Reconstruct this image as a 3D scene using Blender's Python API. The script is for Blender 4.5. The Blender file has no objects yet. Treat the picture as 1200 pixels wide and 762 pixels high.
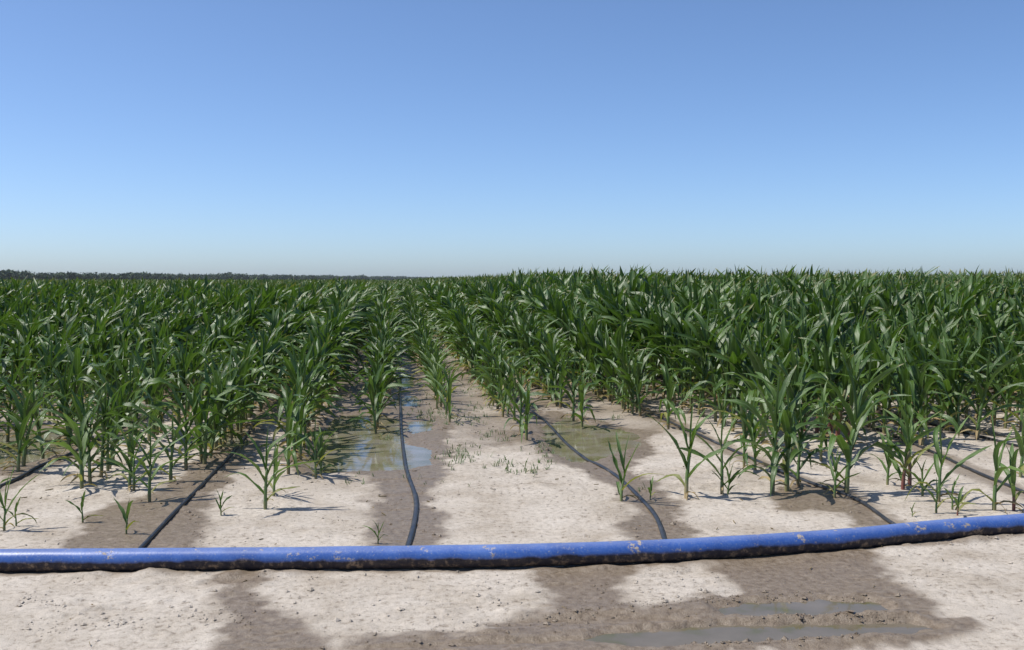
import bpy, math, random
import numpy as np
from mathutils import Vector, Matrix

scene = bpy.context.scene
COL = scene.collection
random.seed(7)
RNG = np.random.default_rng(7)

# ------------------------------------------------------------------ camera
CAM_H = 1.60
LENS = 35.0
FPX = LENS / 36.0 * 1200.0            # focal length in photograph pixels
YAW = math.atan((600 - 455) / FPX)    # rows run along +Y, the camera looks a little to their right
HOR = 328.0
PITCH = math.atan((381 - HOR) / FPX)
cam_d = bpy.data.cameras.new('camera')
cam_d.lens = LENS
cam_d.sensor_width = 36.0
cam_d.clip_start = 0.05
cam_d.clip_end = 9000
cam = bpy.data.objects.new('camera', cam_d)
COL.objects.link(cam)
cam.location = (0, 0, CAM_H)
cam.rotation_euler = (math.radians(90) - PITCH, 0, -YAW)
scene.camera = cam

# ------------------------------------------------------------------ sky, sun, exposure
SUN_EL = 59.0
SUN_TO = Vector((-math.cos(math.radians(SUN_EL)) * math.cos(math.radians(7)),
                 math.cos(math.radians(SUN_EL)) * math.sin(math.radians(7)),
                 math.sin(math.radians(SUN_EL))))
world = bpy.data.worlds.new('World')
scene.world = world
world.use_nodes = True
wn = world.node_tree
for n in list(wn.nodes):
    wn.nodes.remove(n)
wo = wn.nodes.new('ShaderNodeOutputWorld')
bg = wn.nodes.new('ShaderNodeBackground')
sky = wn.nodes.new('ShaderNodeTexSky')
sky.sky_type = 'NISHITA'
sky.sun_disc = False
sky.sun_elevation = math.radians(SUN_EL)
sky.sun_rotation = math.atan2(SUN_TO.x, SUN_TO.y)
sky.altitude = 0
sky.air_density = 0.67
sky.dust_density = 0.8
sky.ozone_density = 7.0
bg.inputs['Strength'].default_value = 0.142
wn.links.new(sky.outputs[0], bg.inputs[0])
wn.links.new(bg.outputs[0], wo.inputs[0])

sun_d = bpy.data.lights.new('sun', 'SUN')
sun_d.energy = 4.5
sun_d.angle = math.radians(0.53)
sun_d.color = (1.0, 0.955, 0.89)
sun = bpy.data.objects.new('sun', sun_d)
COL.objects.link(sun)
sun.location = SUN_TO * 50
sun.rotation_euler = SUN_TO.to_track_quat('Z', 'Y').to_euler()

scene.view_settings.view_transform = 'Standard'
scene.view_settings.look = 'None'
scene.view_settings.exposure = 0.22
scene.view_settings.gamma = 1.0
scene.view_settings.use_curve_mapping = False
scene.cycles.max_bounces = 8
scene.cycles.transparent_max_bounces = 8

# ------------------------------------------------------------------ helpers
CY, SY = math.cos(YAW), math.sin(YAW)
CP, SP = math.cos(PITCH), math.sin(PITCH)


def ground_point(px, py, z=0.0):
    """where a spot of the survey photograph lies on the level z"""
    u, v = (px - 600) / FPX, (381 - py) / FPX
    # camera axes: right, up, forward
    r = np.array([CY, -SY, 0.0])
    f = np.array([SY * CP, CY * CP, -SP])
    up = np.array([SY * SP, CY * SP, CP])
    d = f + u * r + v * up
    t = (z - CAM_H) / d[2]
    return float(d[0] * t), float(d[1] * t)


def project(x, y, z):
    dx, dy, dz = x, y, z - CAM_H
    r = CY * dx - SY * dy
    f = (SY * dx + CY * dy) * CP - dz * SP
    u = (SY * dx + CY * dy) * SP + dz * CP
    return 600 + FPX * r / f, 381 - FPX * u / f


def _hash(ix, iy, seed):
    h = (ix.astype(np.int64) * 374761393 + iy.astype(np.int64) * 668265263 + seed * 1442695041) & 0xFFFFFFFF
    h = ((h ^ (h >> 13)) * 1274126177) & 0xFFFFFFFF
    h = h ^ (h >> 16)
    return (h & 0xFFFF) / 65535.0


def vnoise(x, y, seed=0):
    x = np.asarray(x, float); y = np.asarray(y, float)
    ix, iy = np.floor(x), np.floor(y)
    fx, fy = x - ix, y - iy
    fx = fx * fx * (3 - 2 * fx); fy = fy * fy * (3 - 2 * fy)
    a = _hash(ix, iy, seed); b = _hash(ix + 1, iy, seed)
    c = _hash(ix, iy + 1, seed); d = _hash(ix + 1, iy + 1, seed)
    return (a + (b - a) * fx) * (1 - fy) + (c + (d - c) * fx) * fy


def fbm(x, y, freq, octaves, seed=0):
    s = 0.0; amp = 1.0; tot = 0.0
    for o in range(octaves):
        s = s + amp * (vnoise(x * freq + 17.3 * o, y * freq - 9.1 * o, seed + o) - 0.5) * 2
        tot += amp; amp *= 0.5; freq *= 2.03
    return s / tot


def sstep(a, b, v):
    t = np.clip((v - a) / (b - a), 0, 1)
    return t * t * (3 - 2 * t)


def poly_sd(x, y, poly):
    """signed distance to a polygon, negative inside"""
    x = np.asarray(x, float); y = np.asarray(y, float)
    d = np.full(x.shape, 1e9); ins = np.zeros(x.shape, bool)
    n = len(poly)
    for i in range(n):
        ax, ay = poly[i]; bx, by = poly[(i + 1) % n]
        ex, ey = bx - ax, by - ay
        wx, wy = x - ax, y - ay
        t = np.clip((wx * ex + wy * ey) / (ex * ex + ey * ey + 1e-12), 0, 1)
        d = np.minimum(d, np.hypot(wx - t * ex, wy - t * ey))
        cond = ((ay > y) != (by > y)) & (x < ex * (y - ay) / (ey if abs(ey) > 1e-12 else 1e-12) + ax)
        ins ^= cond
    return np.where(ins, -d, d)


def line_d(x, y, pts):
    x = np.asarray(x, float); y = np.asarray(y, float)
    d = np.full(x.shape, 1e9)
    for (ax, ay), (bx, by) in zip(pts[:-1], pts[1:]):
        ex, ey = bx - ax, by - ay
        t = np.clip(((x - ax) * ex + (y - ay) * ey) / (ex * ex + ey * ey + 1e-12), 0, 1)
        d = np.minimum(d, np.hypot(x - ax - t * ex, y - ay - t * ey))
    return d


def catmull(pts, step):
    P = [np.array(p, float) for p in pts]
    P = [2 * P[0] - P[1]] + P + [2 * P[-1] - P[-2]]
    out = []
    for i in range(1, len(P) - 2):
        p0, p1, p2, p3 = P[i - 1], P[i], P[i + 1], P[i + 2]
        n = max(2, int(np.linalg.norm(p2 - p1) / step))
        for k in range(n):
            t = k / n
            out.append(0.5 * ((2 * p1) + (-p0 + p2) * t + (2 * p0 - 5 * p1 + 4 * p2 - p3) * t * t
                              + (-p0 + 3 * p1 - 3 * p2 + p3) * t ** 3))
    out.append(P[-2])
    return np.array(out)


def mesh_from(name, verts, faces, mats=(), smooth=True, uv=None, face_mats=None):
    me = bpy.data.meshes.new(name)
    me.from_pydata([tuple(v) for v in verts], [], faces)
    for m in mats:
        me.materials.append(m)
    if smooth:
        me.polygons.foreach_set('use_smooth', [True] * len(me.polygons))
    if face_mats is not None:
        me.polygons.foreach_set('material_index', face_mats)
    if uv is not None:
        lay = me.uv_layers.new(name='UVMap')
        idx = np.empty(len(me.loops), int)
        me.loops.foreach_get('vertex_index', idx)
        lay.data.foreach_set('uv', np.asarray(uv, np.float32)[idx].ravel())
    me.update()
    return me


def link(name, data, parent=None):
    o = bpy.data.objects.new(name, data)
    COL.objects.link(o)
    if parent is not None:
        o.parent = parent
    return o


def tag(o, label=None, cat=None, group=None, kind=None):
    if label: o['label'] = label
    if cat: o['category'] = cat
    if group: o['group'] = group
    if kind: o['kind'] = kind
    return o


class NT:
    """small node-tree builder"""
    def __init__(self, name):
        self.m = bpy.data.materials.new(name)
        self.m.use_nodes = True
        self.t = self.m.node_tree
        for n in list(self.t.nodes):
            self.t.nodes.remove(n)
        self.out = self.t.nodes.new('ShaderNodeOutputMaterial')

    def n(self, typ, **kw):
        nd = self.t.nodes.new(typ)
        for k, v in kw.items():
            if k in nd.inputs.keys():
                if hasattr(v, 'is_linked') or isinstance(v, bpy.types.NodeSocket):
                    self.t.links.new(v, nd.inputs[k])
                else:
                    nd.inputs[k].default_value = v
            else:
                setattr(nd, k, v)
        return nd

    def l(self, a, b):
        self.t.links.new(a, b)

    def noise(self, vec, scale, detail=4.0, rough=0.55):
        nd = self.n('ShaderNodeTexNoise', Scale=scale, Detail=detail, Roughness=rough)
        self.l(vec, nd.inputs['Vector'])
        return nd.outputs['Fac']

    def ramp(self, fac, stops):
        nd = self.n('ShaderNodeValToRGB')
        self.l(fac, nd.inputs['Fac'])
        el = nd.color_ramp.elements
        while len(el) < len(stops):
            el.new(0.5)
        for e, (p, c) in zip(el, stops):
            e.position = p
            e.color = c if len(c) == 4 else (*c, 1)
        return nd.outputs['Color']

    def mix(self, fac, a, b, blend='MIX'):
        nd = self.n('ShaderNodeMix', data_type='RGBA', blend_type=blend)
        for s, v in ((nd.inputs[0], fac), (nd.inputs[6], a), (nd.inputs[7], b)):
            if isinstance(v, bpy.types.NodeSocket):
                self.l(v, s)
            elif isinstance(v, (int, float)):
                s.default_value = v
            else:
                s.default_value = v if len(v) == 4 else (*v, 1)
        return nd.outputs[2]

    def math(self, op, a, b=None, c=None):
        nd = self.n('ShaderNodeMath', operation=op)
        for i, v in enumerate((a, b, c)):
            if v is None: continue
            if isinstance(v, bpy.types.NodeSocket):
                self.l(v, nd.inputs[i])
            else:
                nd.inputs[i].default_value = v
        return nd.outputs[0]


# ------------------------------------------------------------------ survey of the ground
def W(pts):
    return [ground_point(*p) for p in pts]


PUDDLES = {   # outlines of standing water
    'mid': W([(392, 488), (440, 484), (468, 492), (474, 520), (505, 527), (503, 543), (470, 549), (420, 552), (372, 553), (352, 540), (372, 520)]),
    'chain1': W([(478, 494), (506, 491), (504, 503), (482, 507)]),
    'chain2': W([(462, 466), (486, 464), (487, 474), (462, 476)]),
    'chain3': W([(460, 443), (483, 441), (484, 452), (460, 454)]),
    'green': W([(640, 500), (662, 487), (700, 498), (742, 508), (744, 520), (722, 531), (700, 538), (672, 541), (648, 530), (638, 514)]),
    'left': W([(-60, 512), (40, 503), (78, 508), (84, 522), (60, 536), (20, 545), (-60, 552)]),
    'lefthose': W([(238, 500), (262, 497), (292, 507), (285, 520), (258, 525), (236, 515)]),
    'rut_back': W([(836, 708), (900, 701), (970, 701), (1030, 704), (1040, 714), (985, 718), (900, 720), (846, 719)]),
    'rut_front': W([(700, 742), (780, 734), (850, 729), (950, 726), (1060, 726), (1098, 732), (1050, 741), (960, 748), (860, 752), (740, 757)]),
}
WET = [  # damp soil
    W([(72, 645), (100, 606), (190, 572), (262, 515), (290, 492), (318, 492), (300, 530), (246, 590), (222, 645)]),
    W([(-80, 560), (20, 556), (92, 535), (100, 500), (-80, 490)]),
    W([(244, 660), (262, 695), (272, 735), (262, 800), (430, 800), (372, 752), (322, 716), (306, 690), (314, 660)]),
    W([(340, 800), (420, 748), (560, 736), (648, 716), (662, 695), (620, 675), (600, 655), (790, 655), (716, 692), (740, 712),
       (800, 712), (868, 692), (842, 668), (830, 655), (1010, 640), (1040, 676), (1086, 705), (1108, 735), (1010, 756), (800, 762), (700, 800)]),
    W([(425, 650), (440, 585), (432, 560), (345, 552), (330, 535), (395, 480), (455, 478), (458, 400), (484, 400), (500, 480),
       (535, 500), (520, 545), (508, 590), (520, 650)]),
    W([(735, 650), (748, 600), (722, 575), (690, 560), (672, 545), (630, 530), (600, 510), (640, 480), (700, 490), (765, 508),
       (768, 530), (730, 548), (760, 562), (795, 590), (812, 650)]),
    W([(912, 597), (896, 574), (930, 566), (985, 568), (1020, 590), (1060, 620), (1000, 618), (980, 602)]),
    W([(1075, 500), (1200, 515), (1260, 560), (1260, 530), (1100, 490)]),
]
PIPE_PX = [(-420, 663), (-200, 660), (0, 657), (200, 654.5), (400, 653), (500, 652.5), (600, 651.5), (700, 648.5), (800, 644),
           (900, 637.5), (1000, 630), (1100, 620.5), (1200, 613.5), (1330, 604), (1500, 594)]
PIPE_R = 0.0625
PIPE = [ground_point(px, py, PIPE_R - 0.004) for px, py in PIPE_PX]
PIPE_DENSE = catmull(PIPE, 0.05)

HOSES = {   # px, py down to the pipe, then on along the rows
    'A': dict(px=[(-190, 640), (-90, 605), (0, 572), (45, 549), (84, 532), (150, 498)], x=-2.92),
    'B': dict(px=[(168, 641), (200, 607), (240, 567), (270, 535), (290, 508), (304, 492)], x=-1.42),
    'C': dict(px=[(478, 641), (486, 610), (487, 585), (478, 558), (473, 530), (470, 500), (469, 470), (468, 440)], x=0.165),
    'D': dict(px=[(779, 634), (768, 605), (748, 583), (718, 556), (688, 538), (664, 519), (646, 500), (632, 488)], x=1.66),
    'E': dict(px=[(1042, 613), (1000, 586), (930, 559), (850, 524), (800, 502), (760, 483), (735, 472)], x=3.10),
    'F': dict(px=[(1290, 607), (1200, 578), (1130, 548), (1060, 518), (1000, 496)], x=4.60),
    'G': dict(px=[(1400, 580), (1200, 527), (1130, 509), (1050, 488)], x=6.1),
}
for k, h in HOSES.items():
    pts = [ground_point(*p) for p in h['px']]
    j = int(np.argmin(np.hypot(PIPE_DENSE[:, 0] - pts[0][0], PIPE_DENSE[:, 1] - pts[0][1])))
    q = PIPE_DENSE[j]
    v = np.array(pts[0]) - np.array(pts[1]); v = v / np.linalg.norm(v)
    gap = max(0.02, (pts[0][1] - q[1]) / max(0.25, -v[1]))
    pts = [(pts[0][0] + v[0] * gap, pts[0][1] + v[1] * gap)] + pts
    y = pts[-1][1]; x0 = pts[-1][0]
    j = 0
    while y < 46:
        j += 1
        y += 2.2
        w = min(1, j / 3)
        pts.append((x0 + (h['x'] - x0) * w + 0.03 * math.sin(y * 0.8 + len(k) + ord(k)), y))
    h['pts'] = pts
    h['dense'] = catmull(pts, 0.05)


def jit(x, y, a=0.10):
    """irregular edge for the damp outlines"""
    return 0.7 * a * fbm(x, y, 3.0, 3, 41) + 0.55 * a * fbm(x, y, 13.0, 4, 42)


def near_fade(x, y):
    return 1 - sstep(14, 24, y)


def ground_z(x, y):
    x = np.atleast_1d(np.asarray(x, float)); y = np.atleast_1d(np.asarray(y, float))
    z = 0.008 * fbm(x, y, 0.9, 2, 1) + 0.006 * fbm(x, y, 3.3, 3, 2)
    # ridge of soil along each crop row
    inrow = sstep(6.8, 11, y)
    z = z + 0.010 * inrow * np.cos((x + 0.11) / 0.745 * 2 * math.pi)
    # wheel ruts in front of the pipe
    ax, ay = ground_point(560, 752); bx, by = ground_point(1120, 732)
    ex, ey = bx - ax, by - ay; L = math.hypot(ex, ey); ex /= L; ey /= L
    s = (x - ax) * ex + (y - ay) * ey
    t = -(x - ax) * ey + (y - ay) * ex
    along = sstep(-0.3, 0.6, s) * (1 - sstep(L - 0.35, L + 0.1, s + 0.25 * fbm(x, y, 4, 2, 9)))
    t2 = t + 0.03 * fbm(x, y, 2.2, 2, 5)
    z = z + along * (-0.022 * np.exp(-(t2 / 0.055) ** 2) + 0.016 * np.exp(-((t2 - 0.14) / 0.05) ** 2)
                     + 0.010 * np.exp(-((t2 + 0.12) / 0.040) ** 2) - 0.018 * np.exp(-((t2 - 0.24) / 0.06) ** 2)
                     + 0.012 * np.exp(-((t2 - 0.38) / 0.06) ** 2)) * (0.75 + 0.5 * fbm(x, y, 9, 2, 8))
    for nm, poly in PUDDLES.items():
        p = np.array(poly); m = 0.5
        sel = (x > p[:, 0].min() - m) & (x < p[:, 0].max() + m) & (y > p[:, 1].min() - m) & (y < p[:, 1].max() + m)
        if sel.any():
            sd = poly_sd(x[sel], y[sel], poly) + jit(x[sel], y[sel], 0.07 if 'rut' not in nm else 0.06)
            edge = 0.10 if 'rut' not in nm else 0.07
            w = 1 - sstep(-edge, edge, sd)
            z[sel] = z[sel] * (1 - 0.85 * w) - 0.034 * w
            if 'rut' in nm:
                wl = np.exp(-((sd - 0.045) / 0.03) ** 2)
                z[sel] += 0.006 * wl * np.clip(1 + 2 * fbm(x[sel], y[sel], 5, 2, 13), 0, 2)
    # earth banked against the pipe
    sel = (y < 10) & (y > 4)
    if sel.any():
        d = line_d(x[sel], y[sel], PIPE_DENSE[::5])
        z[sel] += 0.016 * np.exp(-((d - 0.10) / 0.05) ** 2) * (0.3 + np.clip(fbm(x[sel], y[sel], 6, 2, 12) + 0.3, 0, 1))
        z[sel] = np.where(d < 0.05, np.minimum(z[sel], 0.0), z[sel])
    return z


def fine_relief(x, y, wet):
    """crust, crumbs and ripples of the bare soil"""
    a = near_fade(x, y)
    ridg = 1 - np.abs(fbm(x * 0.8, y * 1.5, 9, 3, 21))
    z = 0.0035 * fbm(x, y, 17, 4, 20) + 0.003 * (ridg ** 6 - 0.3)
    lump = np.clip(fbm(x * 0.6, y, 1.3, 2, 24) - 0.05, 0, 1) * 1.5
    z = z + 0.034 * lump * np.clip(fbm(x * 0.7, y * 1.3, 10, 4, 25) - 0.02, -0.12, 1)
    # low scour steps running along the pipe
    st = fbm(x * 0.35, y * 2.2, 2.6, 3, 28)
    z = z + 0.012 * (sstep(-0.02, 0.05, st) - 0.5) * np.clip(fbm(x, y, 0.8, 2, 29) + 0.35, 0, 1)
    churn = np.clip(fbm(x, y, 1.1, 2, 27) + 0.25, 0, 1)
    z = z + wet * churn * 0.030 * np.clip(fbm(x, y * 1.3, 12, 4, 26), -0.12, 1)
    return z * a * (1 - 0.25 * wet)


def wetness(x, y):
    w = np.zeros(x.shape)
    e = jit(x, y, 0.16)
    for poly in WET:
        p = np.array(poly); m = 0.6
        sel = (x > p[:, 0].min() - m) & (x < p[:, 0].max() + m) & (y > p[:, 1].min() - m) & (y < p[:, 1].max() + m)
        if sel.any():
            sd = poly_sd(x[sel], y[sel], poly) + e[sel]
            w[sel] = np.maximum(w[sel], (1 - sstep(-0.13, 0.12, sd)) * (1.02 + 0.22 * fbm(x[sel], y[sel], 2.3, 3, 47)))
    for nm, poly in PUDDLES.items():
        p = np.array(poly); m = 0.8
        sel = (x > p[:, 0].min() - m) & (x < p[:, 0].max() + m) & (y > p[:, 1].min() - m) & (y < p[:, 1].max() + m)
        if sel.any():
            sd = poly_sd(x[sel], y[sel], poly) + e[sel]
            w[sel] = np.maximum(w[sel], 1 - sstep(0.05, 0.22, sd))
    sel = (y > 3) & (y < 45)
    for k, h in HOSES.items():
        p = h['dense'][::6]
        s2 = sel & (np.abs(x - h['x']) < 1.8)
        if s2.any():
            d = line_d(x[s2], y[s2], p) + 0.7 * e[s2]
            amt = 0.55 * (1 - sstep(0.06, 0.20, d)) + 0.4 * sstep(9, 13, y[s2]) * (1 - sstep(0.2, 0.5, d))
            w[s2] = np.maximum(w[s2], np.clip(amt, 0, 1))
    s2 = (y > 4) & (y < 9)
    if s2.any():
        d = line_d(x[s2], y[s2], PIPE_DENSE[::5]) + 0.5 * e[s2]
        w[s2] = np.maximum(w[s2], 0.55 * (1 - sstep(0.08, 0.16, d)))
    damp = W([(330, 540), (420, 552), (500, 532), (580, 528), (660, 545), (740, 530), (830, 505), (780, 470), (600, 440), (420, 430), (300, 500)])
    s3 = (y > 8) & (y < 25) & (x > -4) & (x < 6)
    if s3.any():
        sd = poly_sd(x[s3], y[s3], damp) + 2.2 * e[s3]
        w[s3] = np.maximum(w[s3], (1 - sstep(-0.6, 0.25, sd)) * (0.52 + 0.35 * fbm(x[s3], y[s3], 1.5, 3, 48)))
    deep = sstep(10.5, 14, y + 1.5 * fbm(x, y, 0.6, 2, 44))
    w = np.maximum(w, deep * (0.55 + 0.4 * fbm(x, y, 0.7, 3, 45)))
    # faint old damp marks on the crust
    w = np.maximum(w, 0.5 * np.clip(fbm(x * 0.6, y, 1.6, 4, 46) - 0.03, 0, 1))
    return np.clip(w, 0, 1)


# ------------------------------------------------------------------ materials: soil and water
def soil_material():
    g = NT('field_soil')
    co = g.n('ShaderNodeTexCoord').outputs['Object']
    at = g.n('ShaderNodeAttribute', attribute_name='wet').outputs['Fac']
    n1 = g.noise(co, 2.2, 5)
    n2 = g.noise(co, 26, 6, 0.65)
    n3 = g.noise(co, 150, 3, 0.6)
    n4 = g.noise(co, 0.09, 3)
    dry = g.ramp(n1, [(0.30, (0.365, 0.315, 0.252)), (0.47, (0.460, 0.410, 0.345)), (0.68, (0.53, 0.482, 0.418))])
    spk = g.ramp(n2, [(0.30, (0.45, 0.41, 0.37)), (0.45, (0.88, 0.87, 0.85)), (0.7, (1.08, 1.07, 1.06))])
    dry = g.mix(1.0, dry, spk, 'MULTIPLY')
    grit = g.ramp(n3, [(0.32, (0.50, 0.46, 0.42)), (0.45, (1, 1, 1))])
    dry = g.mix(0.7, dry, grit, 'MULTIPLY')
    wetc = g.ramp(n2, [(0.25, (0.095, 0.068, 0.043)), (0.46, (0.185, 0.143, 0.099)), (0.68, (0.25, 0.203, 0.150))])
    wetc = g.mix(0.5, wetc, grit, 'MULTIPLY')
    wf = g.math('ADD', at, g.math('MULTIPLY', g.math('SUBTRACT', n2, 0.5), 0.60))
    wf = g.ramp(wf, [(0.10, (0, 0, 0)), (0.70, (1, 1, 1))])
    col = g.mix(wf, dry, wetc)
    bs = g.n('ShaderNodeBsdfPrincipled')
    g.l(col, bs.inputs['Base Color'])
    rough = g.math('MULTIPLY_ADD', wf, -0.56, 0.93)
    rough = g.math('ADD', rough, g.math('MULTIPLY', g.math('SUBTRACT', n1, 0.5), 0.25))
    g.l(rough, bs.inputs['Roughness'])
    bs.inputs['Specular IOR Level'].default_value = 0.35
    vor = g.n('ShaderNodeTexVoronoi', feature='DISTANCE_TO_EDGE', Scale=38.0)
    wob = g.n('ShaderNodeVectorMath', operation='ADD')
    nc = g.n('ShaderNodeTexNoise', Scale=22.0, Detail=3.0)
    g.l(co, nc.inputs['Vector'])
    sc = g.n('ShaderNodeVectorMath', operation='SCALE'); sc.inputs['Scale'].default_value = 0.05
    g.l(nc.outputs['Color'], sc.inputs[0]); g.l(co, wob.inputs[0]); g.l(sc.outputs[0], wob.inputs[1])
    g.l(wob.outputs[0], vor.inputs['Vector'])
    crack = g.ramp(vor.outputs['Distance'], [(0.0, (0, 0, 0)), (0.06, (1, 1, 1))])
    hgt = g.math('ADD', g.math('MULTIPLY', n2, 1.0), g.math('MULTIPLY', n3, 0.35))
    hgt = g.math('ADD', hgt, g.math('MULTIPLY', crack, 0.05))
    bp = g.n('ShaderNodeBump', Strength=0.8, Distance=0.011)
    g.l(hgt, bp.inputs['Height'])
    g.l(bp.outputs[0], bs.inputs['Normal'])
    g.l(bs.outputs[0], g.out.inputs[0])
    return g.m


def water_material(name='muddy_water', stops=((0.32, (0.125, 0.118, 0.055)), (0.5, (0.195, 0.175, 0.115)), (0.66, (0.225, 0.205, 0.170)))):
    g = NT(name)
    co = g.n('ShaderNodeTexCoord').outputs['Object']
    n = g.noise(co, 3.5, 4)
    col = g.ramp(n, list(stops))
    bs = g.n('ShaderNodeBsdfPrincipled', Roughness=0.06, IOR=1.33)
    g.l(col, bs.inputs['Base Color'])
    n2 = g.noise(co, 11, 2)
    bp = g.n('ShaderNodeBump', Strength=0.05, Distance=0.01)
    g.l(n2, bp.inputs['Height'])
    g.l(bp.outputs[0], bs.inputs['Normal'])
    g.l(bs.outputs[0], g.out.inputs[0])
    return g.m


SOIL = soil_material()
WATER = water_material()
RUT_WATER = water_material('silty_rut_water', ((0.34, (0.105, 0.098, 0.045)), (0.46, (0.135, 0.115, 0.082)), (0.66, (0.165, 0.140, 0.105))))


# ------------------------------------------------------------------ ground sheet
def axis(lo, hi, step, far_lo, far_hi, growth=1.16):
    a = list(np.arange(lo, hi + 1e-6, step))
    s = step; v = hi
    while v < far_hi:
        s *= growth; v += s; a.append(v)
    s = step; v = lo; pre = []
    while v > far_lo:
        s *= growth; v -= s; pre.append(v)
    return np.array(pre[::-1] + a)


gx = axis(-4.6, 6.6, 0.017, -3500, 3500)
gy = axis(7.2, 12.0, 0.024, 7.19, 3600, 1.07)
gy = np.concatenate([axis(4.2, 7.185, 0.013, -800, 7.18)[:], gy[gy >= 7.2 - 1e-6]])
GX, GY = np.meshgrid(gx, gy)
fx, fy = GX.ravel(), GY.ravel()
wet = wetness(fx, fy)
gz = ground_z(fx, fy) + fine_relief(fx, fy, wet)
nx, ny = len(gx), len(gy)
idx = np.arange(nx * ny).reshape(ny, nx)
quads = np.stack([idx[:-1, :-1], idx[:-1, 1:], idx[1:, 1:], idx[1:, :-1]], -1).reshape(-1, 4)
me = bpy.data.meshes.new('ground')
me.vertices.add(nx * ny)
me.vertices.foreach_set('co', np.stack([fx, fy, gz], -1).astype(np.float32).ravel())
me.loops.add(quads.size)
me.loops.foreach_set('vertex_index', quads.astype(np.int32).ravel())
me.polygons.add(len(quads))
me.polygons.foreach_set('loop_start', np.arange(0, quads.size, 4, dtype=np.int32))
me.polygons.foreach_set('use_smooth', np.ones(len(quads), bool))
at = me.attributes.new('wet', 'FLOAT', 'POINT')
at.data.foreach_set('value', wet.astype(np.float32))
me.materials.append(SOIL)
me.update(); me.validate()
tag(link('ground', me), kind='structure')

# standing water: flat sheets, the soil around them makes the shoreline
for nm, poly in PUDDLES.items():
    p = np.array(poly); c = p.mean(0)
    ext = 0.13 if 'rut' not in nm else 0.08
    out = []
    for a in p:
        d = a - c
        out.append(a + d / np.linalg.norm(d) * ext)
    ring = catmull([tuple(q) for q in out] + [tuple(out[0])], 0.08)[:-1]
    z = (-0.013 if 'rut' not in nm else -0.015) - 0.0006 * list(PUDDLES).index(nm) / 3
    vs = [(c[0], c[1], z)] + [(q[0], q[1], z) for q in ring]
    vs = vs[1:]; fs = [tuple(range(len(ring)))]
    tag(link('puddle', mesh_from('puddle', vs, fs, [RUT_WATER if 'rut' in nm else WATER], smooth=False)), kind='structure')


# ------------------------------------------------------------------ pipe and hoses
def tube(path, rx, rz, nseg=20, wob=0.0, seed=0, lift=0.0, caps=True):
    """swept tube; path is N x 3"""
    N = len(path)
    tan = np.gradient(path, axis=0)
    tan /= np.linalg.norm(tan, axis=1)[:, None]
    side = np.cross(tan, [0, 0, 1.0]); side /= np.linalg.norm(side, axis=1)[:, None]
    up = np.cross(side, tan)
    ang = np.linspace(0, 2 * math.pi, nseg, endpoint=False)
    s = np.concatenate([[0], np.cumsum(np.linalg.norm(np.diff(path, axis=0), axis=1))])
    V = np.zeros((N, nseg, 3)); UV = np.zeros((N, nseg, 2))
    for j, a in enumerate(ang):
        k = 1 + wob * (vnoise(s * 5 + 3.1 * seed, np.full(N, j * 0.9), seed) - 0.5)
        V[:, j] = path + side * (np.cos(a) * rx * k)[:, None] + up * (np.sin(a) * rz * k)[:, None]
        UV[:, j, 0] = s; UV[:, j, 1] = math.sin(a)
    faces = []
    for i in range(N - 1):
        for j in range(nseg):
            j2 = (j + 1) % nseg
            faces.append((i * nseg + j, i * nseg + j2, (i + 1) * nseg + j2, (i + 1) * nseg + j))
    if caps:
        faces.append(tuple(range(nseg - 1, -1, -1)))
        faces.append(tuple((N - 1) * nseg + j for j in range(nseg)))
    return V.reshape(-1, 3), faces, UV.reshape(-1, 2)


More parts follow.
